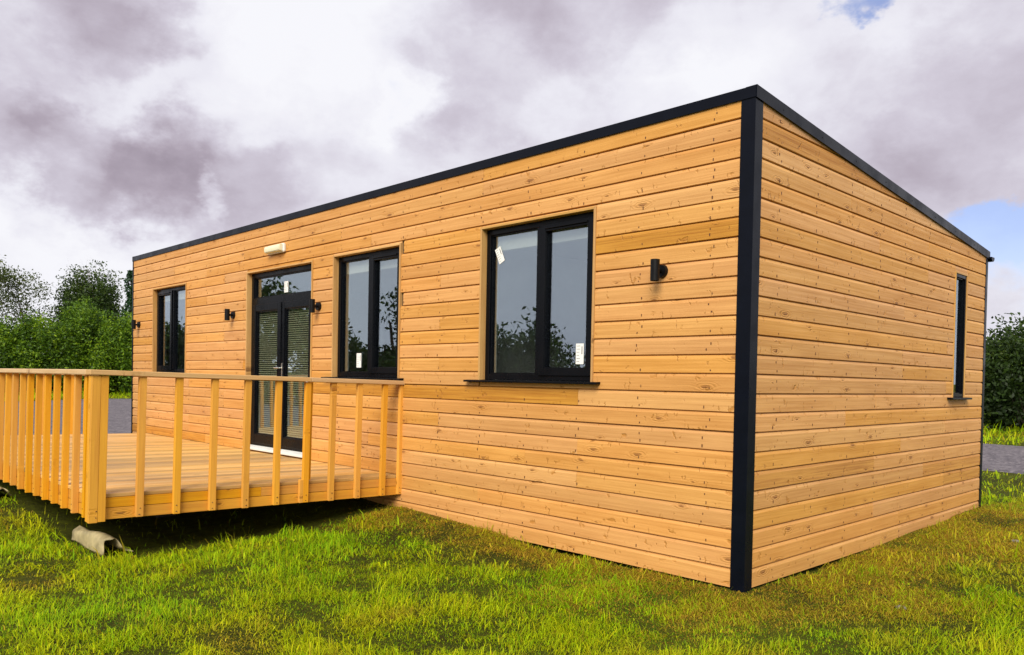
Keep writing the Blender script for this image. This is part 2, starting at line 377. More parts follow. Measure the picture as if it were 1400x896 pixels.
# ------------------------------------------------------------------ the cabin
B = .1342; NROW = 25; POST = .082
TOPF = 3.412; SL = (3.412-2.955)/5.29                # roof edge height in front, fall per metre
def roof_z(y): return TOPF - SL*y
cabin = tag(empty('timber_cabin', (0, 0, 0)), 'long single-storey cabin clad in honey-coloured timber boards with black corner trims', 'cabin')
# openings: front (x0,x1,z0,z1), side (y0,y1,z0,z1)
WIN1 = (-2.715, -1.345, 1.395, 2.800); WIN2 = (-5.245, -3.945, 1.395, 2.795); WIN3 = (-10.78, -9.42, 1.41, 2.797); DOOR = (-7.41, -5.70, .425, 2.785)
SIDE = (4.145, 4.545, 1.30, 2.625)
FRONT = [WIN1, WIN2, WIN3, DOOR]
TH = .021
PROF = [(0, .0010), (-TH+.006, .0035), (-TH, .0060), (-TH, .108), (-.0195, .113), (-.0145, .1280), (-.004, .1295), (-.004, .1342), (0, .1342)]   # (outward is -y, z)
def clip_prof(z0, z1):
    def cut(poly, zc, keep_above):
        out = []
        for i in range(len(poly)):
            a, b = poly[i], poly[(i+1) % len(poly)]
            ia = a[1] >= zc if keep_above else a[1] <= zc; ib = b[1] >= zc if keep_above else b[1] <= zc
            if ia: out.append(a)
            if ia != ib:
                t = (zc-a[1])/(b[1]-a[1]); out.append((a[0]+(b[0]-a[0])*t, zc))
        return out
    p = PROF
    if z0 > 1e-5: p = cut(p, z0, True)
    if z1 < B-1e-5: p = cut(p, z1, False)
    return p
def board(wall, x0, x1, z, lo, hi, frame, slope=None, mat='clad'):
    m = MB().prism(clip_prof(lo, hi), 0, 0, x1-x0)
    me = m.mesh('board')
    if slope is not None:
        bm = bmesh.new(); bm.from_mesh(me)
        r = bmesh.ops.bisect_plane(bm, geom=bm.verts[:]+bm.edges[:]+bm.faces[:], plane_co=(0, 0, slope(x0)-z), plane_no=(SL, 0, 1), clear_outer=True)
        e = [g for g in r['geom_cut'] if isinstance(g, bmesh.types.BMEdge)]
        if e: bmesh.ops.holes_fill(bm, edges=[e_ for e_ in bm.edges if e_.is_boundary], sides=0)
        bm.to_mesh(me); bm.free()
        if not me.polygons: return
    o = link('board', me, mat, wall)
    jit = random.uniform(-.0012, .0012)
    if frame == 'front': o.location = (x0, random.uniform(-.0015, .001), z+jit); o.rotation_euler = (random.uniform(-.006, .006), random.uniform(-1, 1)*.0012/max(1, x1-x0), 0)
    else: o.location = (random.uniform(-.001, .0015), x0, z+jit); o.rotation_euler = (random.uniform(-.006, .006)*0, random.uniform(-1, 1)*.001/max(1, x1-x0), math.pi/2)
def clad(wall, lo_x, hi_x, opens, frame, studs, slope=None):
    for r in range(NROW):
        z = r*B
        if slope is not None and z > slope(lo_x)-.01: continue
        # butt joints of this row
        cuts = []; x = lo_x + random.uniform(1.4, 4.2)
        while x < hi_x-.9:
            s = min(studs, key=lambda q: abs(q-x)); cuts.append(s+random.uniform(-.004, .004)); x = s + random.choice([3.6, 4.2, 4.8, 2.4])
        ev = sorted(set([lo_x, hi_x]+[c for c in cuts if lo_x+.3 < c < hi_x-.3]))
        segs = [(ev[i], ev[i+1], 0, B) for i in range(len(ev)-1)]
        for (o0, o1, z0, z1) in opens:
            if z1 <= z+.004 or z0 >= z+B-.004: continue
            ns = []
            for (a, b, l, h) in segs:
                if b <= o0 or a >= o1: ns.append((a, b, l, h)); continue
                if a < o0-.05: ns.append((a, o0, l, h))
                if b > o1+.05: ns.append((o1, b, l, h))
                aa, bb = max(a, o0), min(b, o1)
                if z1 < z+B-.006: ns.append((aa, bb, max(l, z1-z), h))
                if z0 > z+.006: ns.append((aa, bb, l, min(h, z0-z)))
            segs = ns
        for (a, b, l, h) in segs:
            if b-a < .02 or h-l < .006: continue
            board(wall, a+.0012, b-.0012, z, l, h, frame, slope, 'clad_dark' if random.random() < .045 else 'clad')
def wall_shell(name, lo_x, hi_x, z1f, opens, frame):
    """backing of a wall with its openings, as a grid of blocks"""
    w_ = MB(); X = sorted(set([lo_x, hi_x]+[o[0] for o in opens]+[o[1] for o in opens])); Z = sorted(set([0.0, z1f]+[o[2] for o in opens]+[o[3] for o in opens]))
    for i in range(len(X)-1):
        z_run = None
        for j in range(len(Z)-1):
            cx, cz = (X[i]+X[i+1])/2, (Z[j]+Z[j+1])/2
            solid = not any(o[0] < cx < o[1] and o[2] < cz < o[3] for o in opens)
            if solid and z_run is None: z_run = Z[j]
            if z_run is not None and (not solid or j == len(Z)-2):
                zt = Z[j] if not solid else Z[j+1]
                if frame == 'front': w_.box(X[i], X[i+1], .003, .17, z_run, zt)
                else: w_.box(-.17, -.003, X[i], X[i+1], z_run, zt)
                z_run = None
    return w_.build(name, 'studs', cabin)
wall_f = wall_shell('wall', -L+.003, -.18, 3.30, FRONT, 'front'); wall_f['label'] = 'boarded front wall with windows, glazed doors and wall lamps'
wall_s = wall_shell('wall', .003, W-.01, 2.88, [SIDE], 'side'); wall_s['label'] = 'boarded end wall with one narrow window'
STF = [-.3-.6*i for i in range(19)]; STS = [.35+.6*i for i in range(9)]
clad(wall_f, -L, -POST+.006, FRONT, 'front', STF)
clad(wall_s, POST-.006, W-.02, [SIDE], 'side', STS, slope=lambda y: roof_z(y)-.06)
def nails(wall, studs, opens, frame, lo, hi):
    m = MB()
    for s in studs:
        for r in range(NROW):
            for dz in ((.030, .082) if random.random() < .35 else (.030,)):
                x = s+random.uniform(-.03, .03); z = r*B+dz+random.uniform(-.008, .008)
                if any(o[0]-.02 < x < o[1]+.02 and o[2]-.03 < z < o[3]+.03 for o in opens) or not lo < x < hi: continue
                if frame == 'side' and z > roof_z(x)-.1: continue
                if frame == 'front' and z > 3.3: continue
                a_, b_ = random.uniform(.0028, .0046), random.uniform(.005, .011)
                if frame == 'front': m.box(x-a_, x+a_, -TH-.0022, -TH+.004, z-b_, z+b_)
                else: m.box(TH-.004, TH+.0022, x-a_, x+a_, z-b_, z+b_)
    tag(m.build('nail', 'nail', wall), kind='stuff')
nails(wall_f, STF, FRONT, 'front', -L+.05, -.12); nails(wall_s, STS, [SIDE], 'side', .12, W-.05)
# the two walls the photograph does not show, and the inside
MB().box(-L, -L+.16, .18, W-.01, 0, 2.86).build('wall', 'studs', cabin)
MB().box(-L+.003, -.18, W-.16, W, 0, 2.86).build('wall', 'studs', cabin)
inn = MB()
inn.box(-L+.19, -.2, W-.20, W-.17, .42, 2.8).box(-L+.165, -L+.19, .19, W-.17, .42, 2.8)
for x in (-3.35, -8.55): inn.box(x-.05, x+.05, .19, W-.21, .425, 2.8)
def lining(opens, frame, hi):
    X = sorted(set([-L+.2, -.2] if frame == 'front' else [.2, W-.22])|set(o[0] for o in opens)|set(o[1] for o in opens)); Z = sorted({.43, 2.84}|set(o[2] for o in opens)|set(o[3] for o in opens))
    for i in range(len(X)-1):
        for j in range(len(Z)-1):
            cx, cz = (X[i]+X[i+1])/2, (Z[j]+Z[j+1])/2
            if cz < .43 or any(o[0] < cx < o[1] and o[2] < cz < o[3] for o in opens): continue
            if frame == 'front': inn.box(X[i], X[i+1], .172, .186, Z[j], Z[j+1])
            else: inn.box(-.186, -.172, X[i], X[i+1], Z[j], Z[j+1])
lining(FRONT, 'front', 0); lining([SIDE], 'side', 0)
inn.build('interior_wall', 'plaster', cabin)
MB().box(-L+.17, -.18, .18, W-.18, .30, .418).build('floor', 'floorboard', cabin)
MB().prism([(.19, 2.842), (W-.19, 2.806), (W-.19, 2.86), (.19, 2.862)], 0, -L+.17, -.188).build('ceiling', 'plaster', cabin)
# roof, trims
rf = MB().prism([(.0, TOPF-.03), (W+.06, roof_z(W+.06)-.03), (W+.06, roof_z(W+.06)-.06), (.0, TOPF-.075)], 0, -L+.01, -.01).build('roof', 'roof', cabin)
FB = .076
MB().prism([(-.034, TOPF-FB), (-.034, TOPF), (.05, TOPF-.002), (.05, TOPF-.02), (-.028, TOPF-.02), (-.028, TOPF-FB)], 0, -L-.03, .030).build('fascia', 'black_metal', cabin)
# side fascia follows the fall of the roof
def side_fascia(xo, xi, xin):
    m = MB(); y0, y1 = -.030, W+.05
    prof = lambda y: [(xo, roof_z(y)-FB-.006), (xo, roof_z(y)+.002), (xin, roof_z(y)+.001), (xin, roof_z(y)-.018), (xi, roof_z(y)-.018), (xi, roof_z(y)-FB-.006)]
    for y in (y0, y1): m.v += [(p[0], y, p[1]) for p in prof(y)]
    n = 6; m.f = [tuple(range(n)), tuple(reversed(range(n, 2*n)))]+[(i, (i+1) % n, n+(i+1) % n, n+i) for i in range(n)]
    return m
side_fascia(.036, .030, -.05).build('fascia', 'black_metal', cabin)
side_fascia(-L-.036, -L-.030, -L+.05).build('fascia', 'black_metal', cabin)
m = MB()
for y in np.arange(.35, 5.2, .62): m.tube((.034, y, roof_z(y)-.045), (.0385, y, roof_z(y)-.045), .006, .005, 6)
tag(m.build('fascia_screw', 'lamp', cabin), kind='stuff')
PZ = TOPF-FB+.012
def post(prof, z0, z1): return MB().prism(prof, 2, z0, z1).build('corner_post', 'black_metal', cabin, bevel=.0015)
post([(-POST, -.027), (.027, -.027), (.027, POST-.006), (.0, POST-.006), (.0, .0), (-POST, .0)], -.10, PZ-.004)
post([(.0, W-.055), (.026, W-.055), (.026, W+.02), (.0, W+.02)], -.10, roof_z(W)-FB-.004)
post([(-L-.028, -.028), (-L+.016, -.028), (-L+.016, -.001), (-L-.001, -.001), (-L-.001, .06), (-L-.028, .06)], -.10, PZ-.004)
m = MB(); n = 10
prof = [(W+.095+.055*math.cos(t), roof_z(W)-.06-.05*math.sin(t)) for t in np.linspace(0, math.pi, n)]
m.prism(prof, 0, -L-.02, .055); m.build('gutter', 'black_metal', cabin)

# ------------------------------------------------------------------ windows and doors
def sticker(par, x, y, z, w_, h, rot=0, bars=True):
    o = MB().box(-w_/2, w_/2, -.0006, .0006, -h/2, h/2).build('sticker', 'paper', par, loc=(x, y, z)); o.rotation_euler = (0, rot, 0)
    if bars:
        b = MB()
        for i in range(6):
            zz_ = h*(.38-.15*i); b.box(-w_*.40, -w_*.40+w_*random.uniform(.3, .5), -.0013, -.0009, zz_-h*.009, zz_+h*.009)
        b.box(w_*.24, w_*.33, -.0013, -.0009, -h*.02, h*.36)
        me_ = b.mesh('sticker_print'); o2 = link('sticker_print', me_, 'ink', par, loc=(x, y, z)); o2.rotation_euler = (0, rot, 0)
def frame_ring(m, x0, x1, z0, z1, y0, y1, t, tb=None, step=.0):
    tb = tb or t
    m.box(x0, x0+t, y0, y1, z0, z1).box(x1-t, x1, y0, y1, z0, z1).box(x0+t, x1-t, y0+.001, y1-.001, z1-t, z1).box(x0+t, x1-t, y0+.001, y1-.001, z0, z0+tb)
def window(o, sash, label, stick, sill=True, blind=True, mull=True, dy=0.0):
    x0, x1, z0, z1 = o; wn = empty('window', ((x0+x1)/2, 0, z0), cabin); wn['label'] = label
    cx = (x0+x1)/2
    def P(mb, name, mat, bev=0.0): 
        mb.v = [(a-cx, b+(dy if name not in ('sill', 'reveal') else 0), c-z0) for a, b, c in mb.v]; return mb.build(name, mat, wn, bev)
    CT = .020; CY = -.034 if mull else -.027
    for (a, b) in ((x0, x0+CT), (x1-CT, x1)): ob = box('casing_board', 'casing', wn, a-cx, b-cx, CY, .075, .004, z1-z0, .0015)
    box('casing_board', 'casing_h', wn, x0+CT-cx, x1-CT-cx, CY+.001, .074, z1-z0-CT, z1-z0-.001, .0015)
    fx0, fx1, fz0, fz1 = x0+CT+.001, x1-CT-.001, z0+.012, z1-CT-.001
    FT = .052 if mull else .034
    fm = MB(); frame_ring(fm, fx0, fx1, fz0, fz1, .032, .105, FT)
    mid = (fx0+fx1)/2 + .01
    if mull: fm.box(mid-.032, mid+.032, .033, .104, fz0+.052, fz1-.052)
    P(fm, 'frame', 'upvc', .003)
    bays = [(fx0+.052, mid-.032), (mid+.032, fx1-.052)] if mull else [(fx0+FT, fx1-FT)]
    gz0, gz1 = fz0+FT, fz1-FT
    for i, (a, b) in enumerate(bays):
        if i == sash:
            sm = MB(); frame_ring(sm, a-.012, b+.012, gz0-.012, gz1+.012, .018, .031, .062, .07)
            frame_ring(sm, a+.001, b-.001, gz0+.001, gz1-.001, .0312, .10, .050, .058); P(sm, 'sash', 'upvc', .003)
            P(MB().box(a+.05, b-.05, .004, .017, gz1-.03, gz1-.012), 'vent', 'upvc', .002)
            ga, gb, g0, g1, gy = a+.049, b-.049, gz0+.056, gz1-.048, .062
            P(MB().box((a+b)/2-.06, (a+b)/2+.06, .101, .125, gz0+.02, gz0+.04), 'handle', 'upvc', .003)
        else:
            bm_ = MB(); frame_ring(bm_, a-.002, b+.002, gz0-.002, gz1+.002, .048, .0945, .014); P(bm_, 'glazing_bead', 'upvc', .002)
            ga, gb, g0, g1, gy = a+.01, b-.01, gz0+.01, gz1-.01, .068
        P(MB().box(ga, gb, gy, gy+.004, g0, g1), 'pane', 'glass')
        for (si, sx, sz, sw, sh, rot) in stick:
            if si == i: sticker(wn, ga-cx+(gb-ga)*sx, gy-.003, g0-z0+(g1-g0)*sz, sw, sh, rot)
    if sill: P(MB().prism([(-.078, z0-.014), (-.078, z0+.004), (.03, z0+.0115), (.03, z0-.008), (-.066, z0-.014)], 0, x0-.155, x1+.075), 'sill', 'upvc', .002)
    if blind:
        P(MB().box(fx0+.03, fx1-.03, .112, .150, fz1-.19, fz1-.02), 'roller_blind', 'roller', .004)
    rv = MB(); rv.box(x0-.001, x0+.012, .108, .19, z0, z1).box(x1-.012, x1+.001, .108, .19, z0, z1).box(x0+.012, x1-.012, .108, .19, z1-.012, z1).box(x0+.012, x1-.012, .108, .215, z0-.012, z0+.011)
    P(rv, 'reveal', 'white_plastic')
    return wn
window(WIN1, 1, 'black casement with a tilted sticker in its fixed pane', [(0, .14, .86, .075, .15, -.45), (1, .80, .10, .085, .17, 0)])
window(WIN2, 1, 'black casement beside the glazed doors', [(0, .62, .10, .09, .16, 0)])
window(WIN3, 0, 'black casement at the far end of the front wall', [], sill=False)
# narrow window in the end wall, built in its own frame and turned
ws = window((0, SIDE[1]-SIDE[0], SIDE[2], SIDE[3]), None, 'tall narrow black casement in the end wall', [], mull=False, blind=False, dy=-.050)
ws.location = (0, (SIDE[0]+SIDE[1])/2, SIDE[2]); ws.rotation_euler = (0, 0, math.pi/2)

def door(o):
    x0, x1, z0, z1 = o; d = empty('door', ((x0+x1)/2, 0, z0), cabin); d['label'] = 'black glazed double doors with top light, blinds and white threshold'
    cx = (x0+x1)/2
    def P(mb, name, mat, bev=0.0):
        mb.v = [(a-cx, b, c-z0) for a, b, c in mb.v]; return mb.build(name, mat, d, bev)
    CT = .020
    for (a, b) in ((x0, x0+CT), (x1-CT, x1)): box('casing_board', 'casing', d, a-cx, b-cx, -.034, .075, 0, z1-z0, .0015)
    box('casing_board', 'casing_h', d, x0+CT-cx, x1-CT-cx, -.033, .074, z1-z0-CT, z1-z0-.001, .0015)
    fx0, fx1, fz0, fz1 = x0+CT+.001, x1-CT-.001, z0+.05, z1-CT-.001
    TR = z1-.40
    fm = MB(); frame_ring(fm, fx0, fx1, fz0, fz1, .036, .108, .062); fm.box(fx0+.062, fx1-.062, .037, .107, TR-.045, TR+.045); P(fm, 'frame', 'upvc', .003)
    bt = MB(); frame_ring(bt, fx0+.058, fx1-.058, TR+.041, fz1-.058, .05, .095, .018); P(bt, 'glazing_bead', 'upvc', .002)
    P(MB().box(fx0+.07, fx1-.07, .07, .074, TR+.052, fz1-.07), 'pane', 'glass')
    sticker(d, .05, .066, TR+.15-z0, .10, .14, 0)
    mid = (fx0+fx1)/2
    for k, (a, b) in enumerate(((fx0+.058, mid-.003), (mid+.003, fx1-.058))):
        l0, l1 = fz0+.03, TR-.042
        lm = MB(); frame_ring(lm, a, b, l0, l1, .022, .090, .088, .12); P(lm, 'door_leaf', 'upvc', .004)
        bd = MB(); frame_ring(bd, a+.085, b-.085, l0+.117, l1-.085, .035, .08, .016); P(bd, 'glazing_bead', 'upvc', .002)
        P(MB().box(a+.095, b-.095, .055, .059, l0+.127, l1-.095), 'pane', 'glass')
        bl = MB(); z = l0+.135
        while z < l1-.115:
            bl.prism([(.066, z), (.080, z+.0135), (.0805, z+.013), (.0665, z-.0006)], 0, a+.096, b-.096); z += .027
        tag(P(bl, 'blind', 'blind'), kind='stuff')
        if k == 1:
            h = MB().box(a+.035, a+.062, .012, .021, l0+.86, l0+1.06); P(h, 'handle_plate', 'steel', .003)
            P(MB().tube((a+.048, .02, l0+1.0), (a+.048, -.03, l0+1.0), .008, .008, 8).tube((a+.055, -.028, l0+1.0), (a-.075, -.028, l0+1.0), .009, .008, 8), 'handle', 'steel')
            sticker(d, b-.15-cx, .051, l0+.80-z0, .07, .09, 0, False)
    P(MB().box(mid-.02, mid+.02, .012, .021, fz0+.03, TR-.043), 'meeting_strip', 'upvc', .003)
    P(MB().prism([(-.075, z0), (-.075, z0+.028), (.034, z0+.048), (.034, z0)], 0, x0+.022, x1-.022), 'threshold', 'white_plastic', .003)
door(DOOR)

# ------------------------------------------------------------------ lamps on the front wall
def wall_lamp(x, z, label):
    t = tag(empty('wall_lamp', (x, -TH, z)), label, 'wall lamp', 'black up-and-down lamps on the front wall')
    MB().tube((0, .002, 0), (0, -.012, 0), .050, .050, 24).tube((0, -.012, 0), (0, -.030, 0), .050, .046, 24).build('mount', 'lamp', t, smooth=False)
    MB().tube((0, -.03, 0), (0, -.065, 0), .016, .016, 12).build('arm', 'lamp', t)
    m = MB(); m.tube((0, -.095, -.078), (0, -.095, .078), .034, .034, 24, cap=False).tube((0, -.095, .078), (0, -.095, .0781), .034, .029, 24, cap=False).tube((0, -.095, -.078), (0, -.095, -.0781), .034, .029, 24, cap=False)
    m.tube((0, -.095, .066), (0, -.095, .078), .029, .029, 24, cap=False).tube((0, -.095, -.066), (0, -.095, -.078), .029, .029, 24, cap=False)
    o = m.build('body', 'lamp', t)
    for p in o.data.polygons: p.use_smooth = len(p.vertices) == 4 and abs(p.normal.z) < .3
    for s in (-1, 1): MB().tube((0, -.095, s*.066), (0, -.095, s*.067), .029, .029, 20).build('lens', 'white_plastic', t)
    return t
for x, lab in ((-.70, 'black cylinder wall lamp between the corner post and the largest-looking casement'), (-5.55, 'black cylinder wall lamp in the gap between doors and casement'),
               (-7.80, 'black cylinder wall lamp just beside the door casing, on the long blank boards'), (-11.40, 'black cylinder wall lamp at the far end corner of the cabin')):
    wall_lamp(x, 2.228, lab)
bk = tag(empty('bulkhead_light', (-6.57, -TH, 3.005)), 'cream plastic bulkhead light fixed above the double doors', 'light')
MB().box(-.215, .215, -.045, .001, -.055, .055).build('base', 'white_plastic', bk, .012, seg=3)
MB().prism([(-.0455, -.047), (-.085, -.036), (-.09, 0), (-.085, .036), (-.0455, .047)], 0, -.20, .20).build('diffuser', 'cream', bk, .006, seg=2)

# ------------------------------------------------------------------ deck
deck = tag(empty('deck', (0, 0, 0)), 'raised timber deck with slatted railing in front of the double doors', 'deck'); deck.rotation_euler = (-.0175, 0, 0)
DX0, DX1, DY0, DT = -11.05, -3.92, -2.93, .402
nb = 58; pitch = (DX1-DX0)/nb
for i in range(nb):
    o = box('deck_board', 'deckboard', deck, DX0+i*pitch+.004, DX0+(i+1)*pitch-.005, DY0-.002+random.uniform(-.003, .003), -.030, DT-.030, DT+random.uniform(-.0015, .0015), .003)
for (z0, z1) in ((.292, .370), (.200, .288)):
    y = DY0
    for y1 in ((-1.55, -.03) if z0 > .25 else (-1.95, -.03)):
        box('fascia_board', 'fascia', deck, DX1-.035, DX1+random.uniform(-.001, .001), y+.001, y1-.001, z0, z1, .002); y = y1
    x = DX0
    for x1 in ((-7.6, DX1-.036) if z0 > .25 else (-8.9, -6.0, DX1-.036)):
        box('fascia_board', 'fascia_x', deck, x+.001, x1-.001, DY0, DY0+.034, z0, z1, .002); x = x1
    box('fascia_board', 'fascia', deck, DX0, DX0+.034, DY0+.035, -.03, z0, z1, .002)
for i in range(16): box('joist', 'fascia', deck, DX0+.3+i*.43, DX0+.345+i*.43, DY0+.036, -.04, .22, .372)
for x in (-10.4, -8.6, -7.2, -5.9):
    for y in (-1.7, -.4): box('support_block', 'block', deck, x-.2, x+.2, y-.1, y+.1, -.15, .219, .008)
def bal(x0, x1, y0, y1, z0=.206, z1=1.332):
    o = box('baluster', 'baluster', deck, x0, x1, y0, y1, z0+random.uniform(-.006, .004), z1, .002)
    return o
ys_ = [-2.61, -2.316, -2.013, -1.715, -1.42, -1.125, -.85, -.555, -.255]
for y in ys_: bal(DX1+.0015, DX1+.040, y-.028, y+.028)
bal(DX1+.0015, DX1+.040, -1.125-.062, -1.125-.029, .206, .42)
bal(DX1-.041, DX1-.001, -1.095, -1.055, .41, 1.331)
bal(DX1+.0015, DX1+.040, -.072, -.016)
xs_ = [-3.76-.29*i for i in range(25)]
for x in xs_[1:]: bal(x-.042, x, DY0-.050, DY0-.0015)
for y in np.arange(-2.76, -.85, .20): bal(DX0-.046, DX0-.0015, y-.028, y+.028)
# corner post: several lengths fixed side by side
for (a, b, c, d, z) in ((DX1+.0015, DX1+.041, DY0-.060, DY0+.004, .185), (DX1+.0020, DX1+.040, DY0+.006, DY0+.062, .19), (DX1-.050, DX1+.0005, DY0-.0600, DY0-.0015, .19), (DX1-.046, DX1-.001, DY0+.002, DY0+.066, .41)):
    box('corner_post', 'baluster', deck, a, b, c, d, z, 1.332, .002)
bal(DX0+.0, DX0+.066, DY0-.060, DY0-.0015)
for (a, b) in ((-3.01, -1.11), (-1.108, -.030)): box('handrail', 'rail', deck, DX1-.060, DX1+.060, a, b, 1.334, 1.374+(.001 if a > -2 else 0), .004)
for (a, b) in ((-11.12, -7.72), (-7.718, -3.982)): box('handrail', 'rail_x', deck, a, b, DY0-.082, DY0+.040, 1.3345, 1.3745, .004)
box('handrail', 'rail', deck, DX0-.082, DX0+.04, DY0+.042, -.80, 1.334, 1.374, .004)
m = MB()
for y in ys_+[-.05, DY0-.01]:
    for z in (.225, .275): m.tube((DX1+.038, y+random.uniform(-.012, .012), z), (DX1+.0425, y, z), .0045, .0045, 6)
for x in xs_[1:]:
    for z in (.225, .275): m.tube((x-.021, DY0-.048, z), (x-.021, DY0-.0525, z), .0045, .0045, 6)
tag(m.build('screw', 'nail', deck), kind='stuff')

# cream plastic sheeting that curls out from under the deck
def curl(loc, ang, prof, length, label):
    """a stiff sheet bent over into an open arch"""
    P = smoothline(prof, 28); V = []; F = []; nu = 8; n = len(P)
    for i in range(nu+1):
        u = i/nu
        for j, p in enumerate(P):
            k = 1-.25*u+.06*math.sin(u*7+j*.5); V.append((-u*length+.02*math.sin(j*.7), p[0]*k+.03*u, p[1]*k+.008*math.sin(u*9+j*.4)))
    for i in range(nu):
        for j in range(n-1): F.append((i*n+j, i*n+j+1, (i+1)*n+j+1, (i+1)*n+j))
    me = bpy.data.meshes.new('plastic_sheet'); me.from_pydata(V, [], F); o = link('plastic_sheet', me, 'membrane', smooth=True)
    sm = o.modifiers.new('thickness', 'SOLIDIFY'); sm.thickness = .008
    o.location = loc; o.rotation_euler = (0, 0, ang); tag(o, label, 'plastic sheet'); return o
curl((-4.04, -2.76, -.035), math.radians(4), [(-.075, -.03), (-.07, .05), (-.045, .105), (0, .118), (.04, .085), (.07, .03), (.105, .0), (.15, -.008)], .80, 'arched cream plastic sheet under the corner post of the deck')
curl((-6.75, -2.96, .13), math.radians(5), [(-.10, -.05), (-.09, .02), (-.05, .065), (0, .06), (.04, .03), (.09, -.02)], .75, 'crumpled cream plastic sheet in grass below the long railing')
# pale stones by the end wall
for (x, y, s, lab) in ((.80, 3.46, .035, 'small grey stone in the grass by the far end of the end wall'), (.887, .42, .03, 'small pale stone in cut grass beside the end wall')):
    bm = bmesh.new(); bmesh.ops.create_icosphere(bm, subdivisions=2, radius=s)
    for v in bm.verts:
        k = 1+.35*(float(vnoise(v.co.x*30+v.co.z*19, v.co.y*30, 1.0, 5))-.5); v.co = Vector((v.co.x*k*1.3, v.co.y*k, v.co.z*k*.6))
    me = bpy.data.meshes.new('stone'); bm.to_mesh(me); bm.free()
    tag(link('stone', me, 'stone', loc=(x, y, float(gz(x, y))+s*.3)), lab, 'stone')

# ------------------------------------------------------------------ trees and hedges
def leaf_mesh(name, C, size, tint, mat, parent, seed, flat=.0):
    """one quad leaf at every centre"""
    r = np.random.default_rng(seed); n = len(C)
    d = r.normal(size=(n, 3)); d /= np.linalg.norm(d, axis=1)[:, None]; d[:, 2] *= (1-flat)
    q = r.normal(size=(n, 3)); u = np.cross(d, q); u /= np.linalg.norm(u, axis=1)[:, None]+1e-9; v = np.cross(d, u); v /= np.linalg.norm(v, axis=1)[:, None]+1e-9
    s = (size*(.6+.8*r.random(n)))[:, None]
    P = np.stack([C-u*s*.9, C-v*s*.45+u*s*.05, C+u*s*.9, C+v*s*.45+u*s*.05], 1).reshape(-1, 3)
    me = bpy.data.meshes.new(name); me.vertices.add(4*n); me.vertices.foreach_set('co', P.ravel().astype(np.float32))
    me.loops.add(4*n); me.loops.foreach_set('vertex_index', np.arange(4*n, dtype=np.int32))
    me.polygons.add(n); me.polygons.foreach_set('loop_start', np.arange(0, 4*n, 4, dtype=np.int32)); me.polygons.foreach_set('loop_total', np.full(n, 4, np.int32))
    at = me.attributes.new('tint', 'FLOAT', 'POINT'); at.data.foreach_set('value', np.repeat(np.clip(tint, 0, 1), 4).astype(np.float32))
    me.update(calc_edges=True); return link(name, me, mat, parent)
def limbs(seed, base_h, height, spread, n1, n2, r0, lean=(0, 0)):
    rd = random.Random(seed); m = MB(); tips = []
    def limb(p, d, ln, r, depth):
        segs = 4; 
        for i in range(segs):
            q = p + d*(ln/segs); r2 = r*(.80 if i < segs-1 else .7)
            m.tube(p, q, r, r2, 6 if depth else 9, cap=False); p, r = q, r2
            d = (d+Vector((rd.gauss(0, .14), rd.gauss(0, .14), rd.gauss(.05, .08)))).normalized()
            if depth < 3 and i >= 1:
                for _ in range(n2 if depth else n1):
                    if rd.random() < .62:
                        a = rd.uniform(0, 6.28); k = (d*.7+Vector((math.cos(a), math.sin(a), .35))*spread).normalized()
                        limb(p, k, ln*rd.uniform(.45, .7), r*.55, depth+1)
            if depth >= 2: tips.append(p.copy())
        tips.append(p.copy())
    limb(Vector((0, 0, -.3)), Vector((lean[0], lean[1], 1)).normalized(), base_h, r0, 0)
    zmax = max(t.z for t in tips); k = height/zmax
    m.v = [(x*k, y*k, z*k if z > 0 else z) for x, y, z in m.v]; tips = [(t.x*k, t.y*k, t.z*k) for t in tips]
    return m, np.array(tips)
def tree(name, loc, height, label, mat, seed, base_h=5, spread=.8, n1=2, n2=1, r0=.16, per=30, sig=.35, size=.12, cat='tree', group=None, keep=1.0, bare=False, bark='bark'):
    t = tag(empty(name, loc), label, cat, group)
    m, tips = limbs(seed, base_h, height, spread, n1, n2, r0); m.build('trunk', bark, t, smooth=True)
    r = np.random.default_rng(seed)
    if bare: return t
    tips = tips[r.random(len(tips)) < keep]
    C = np.repeat(tips, per, 0) + np.clip(r.normal(size=(len(tips)*per, 3)), -1.7, 1.7)*sig*np.array([1, 1, .75])
    low = C[:, 2] > .3; C = C[low]
    tint = .5+(np.repeat(r.random(len(tips)), per)-.5)[low]*.5+r.normal(size=len(C))*.2
    leaf_mesh('crown', C, size, tint, mat, t, seed); return t
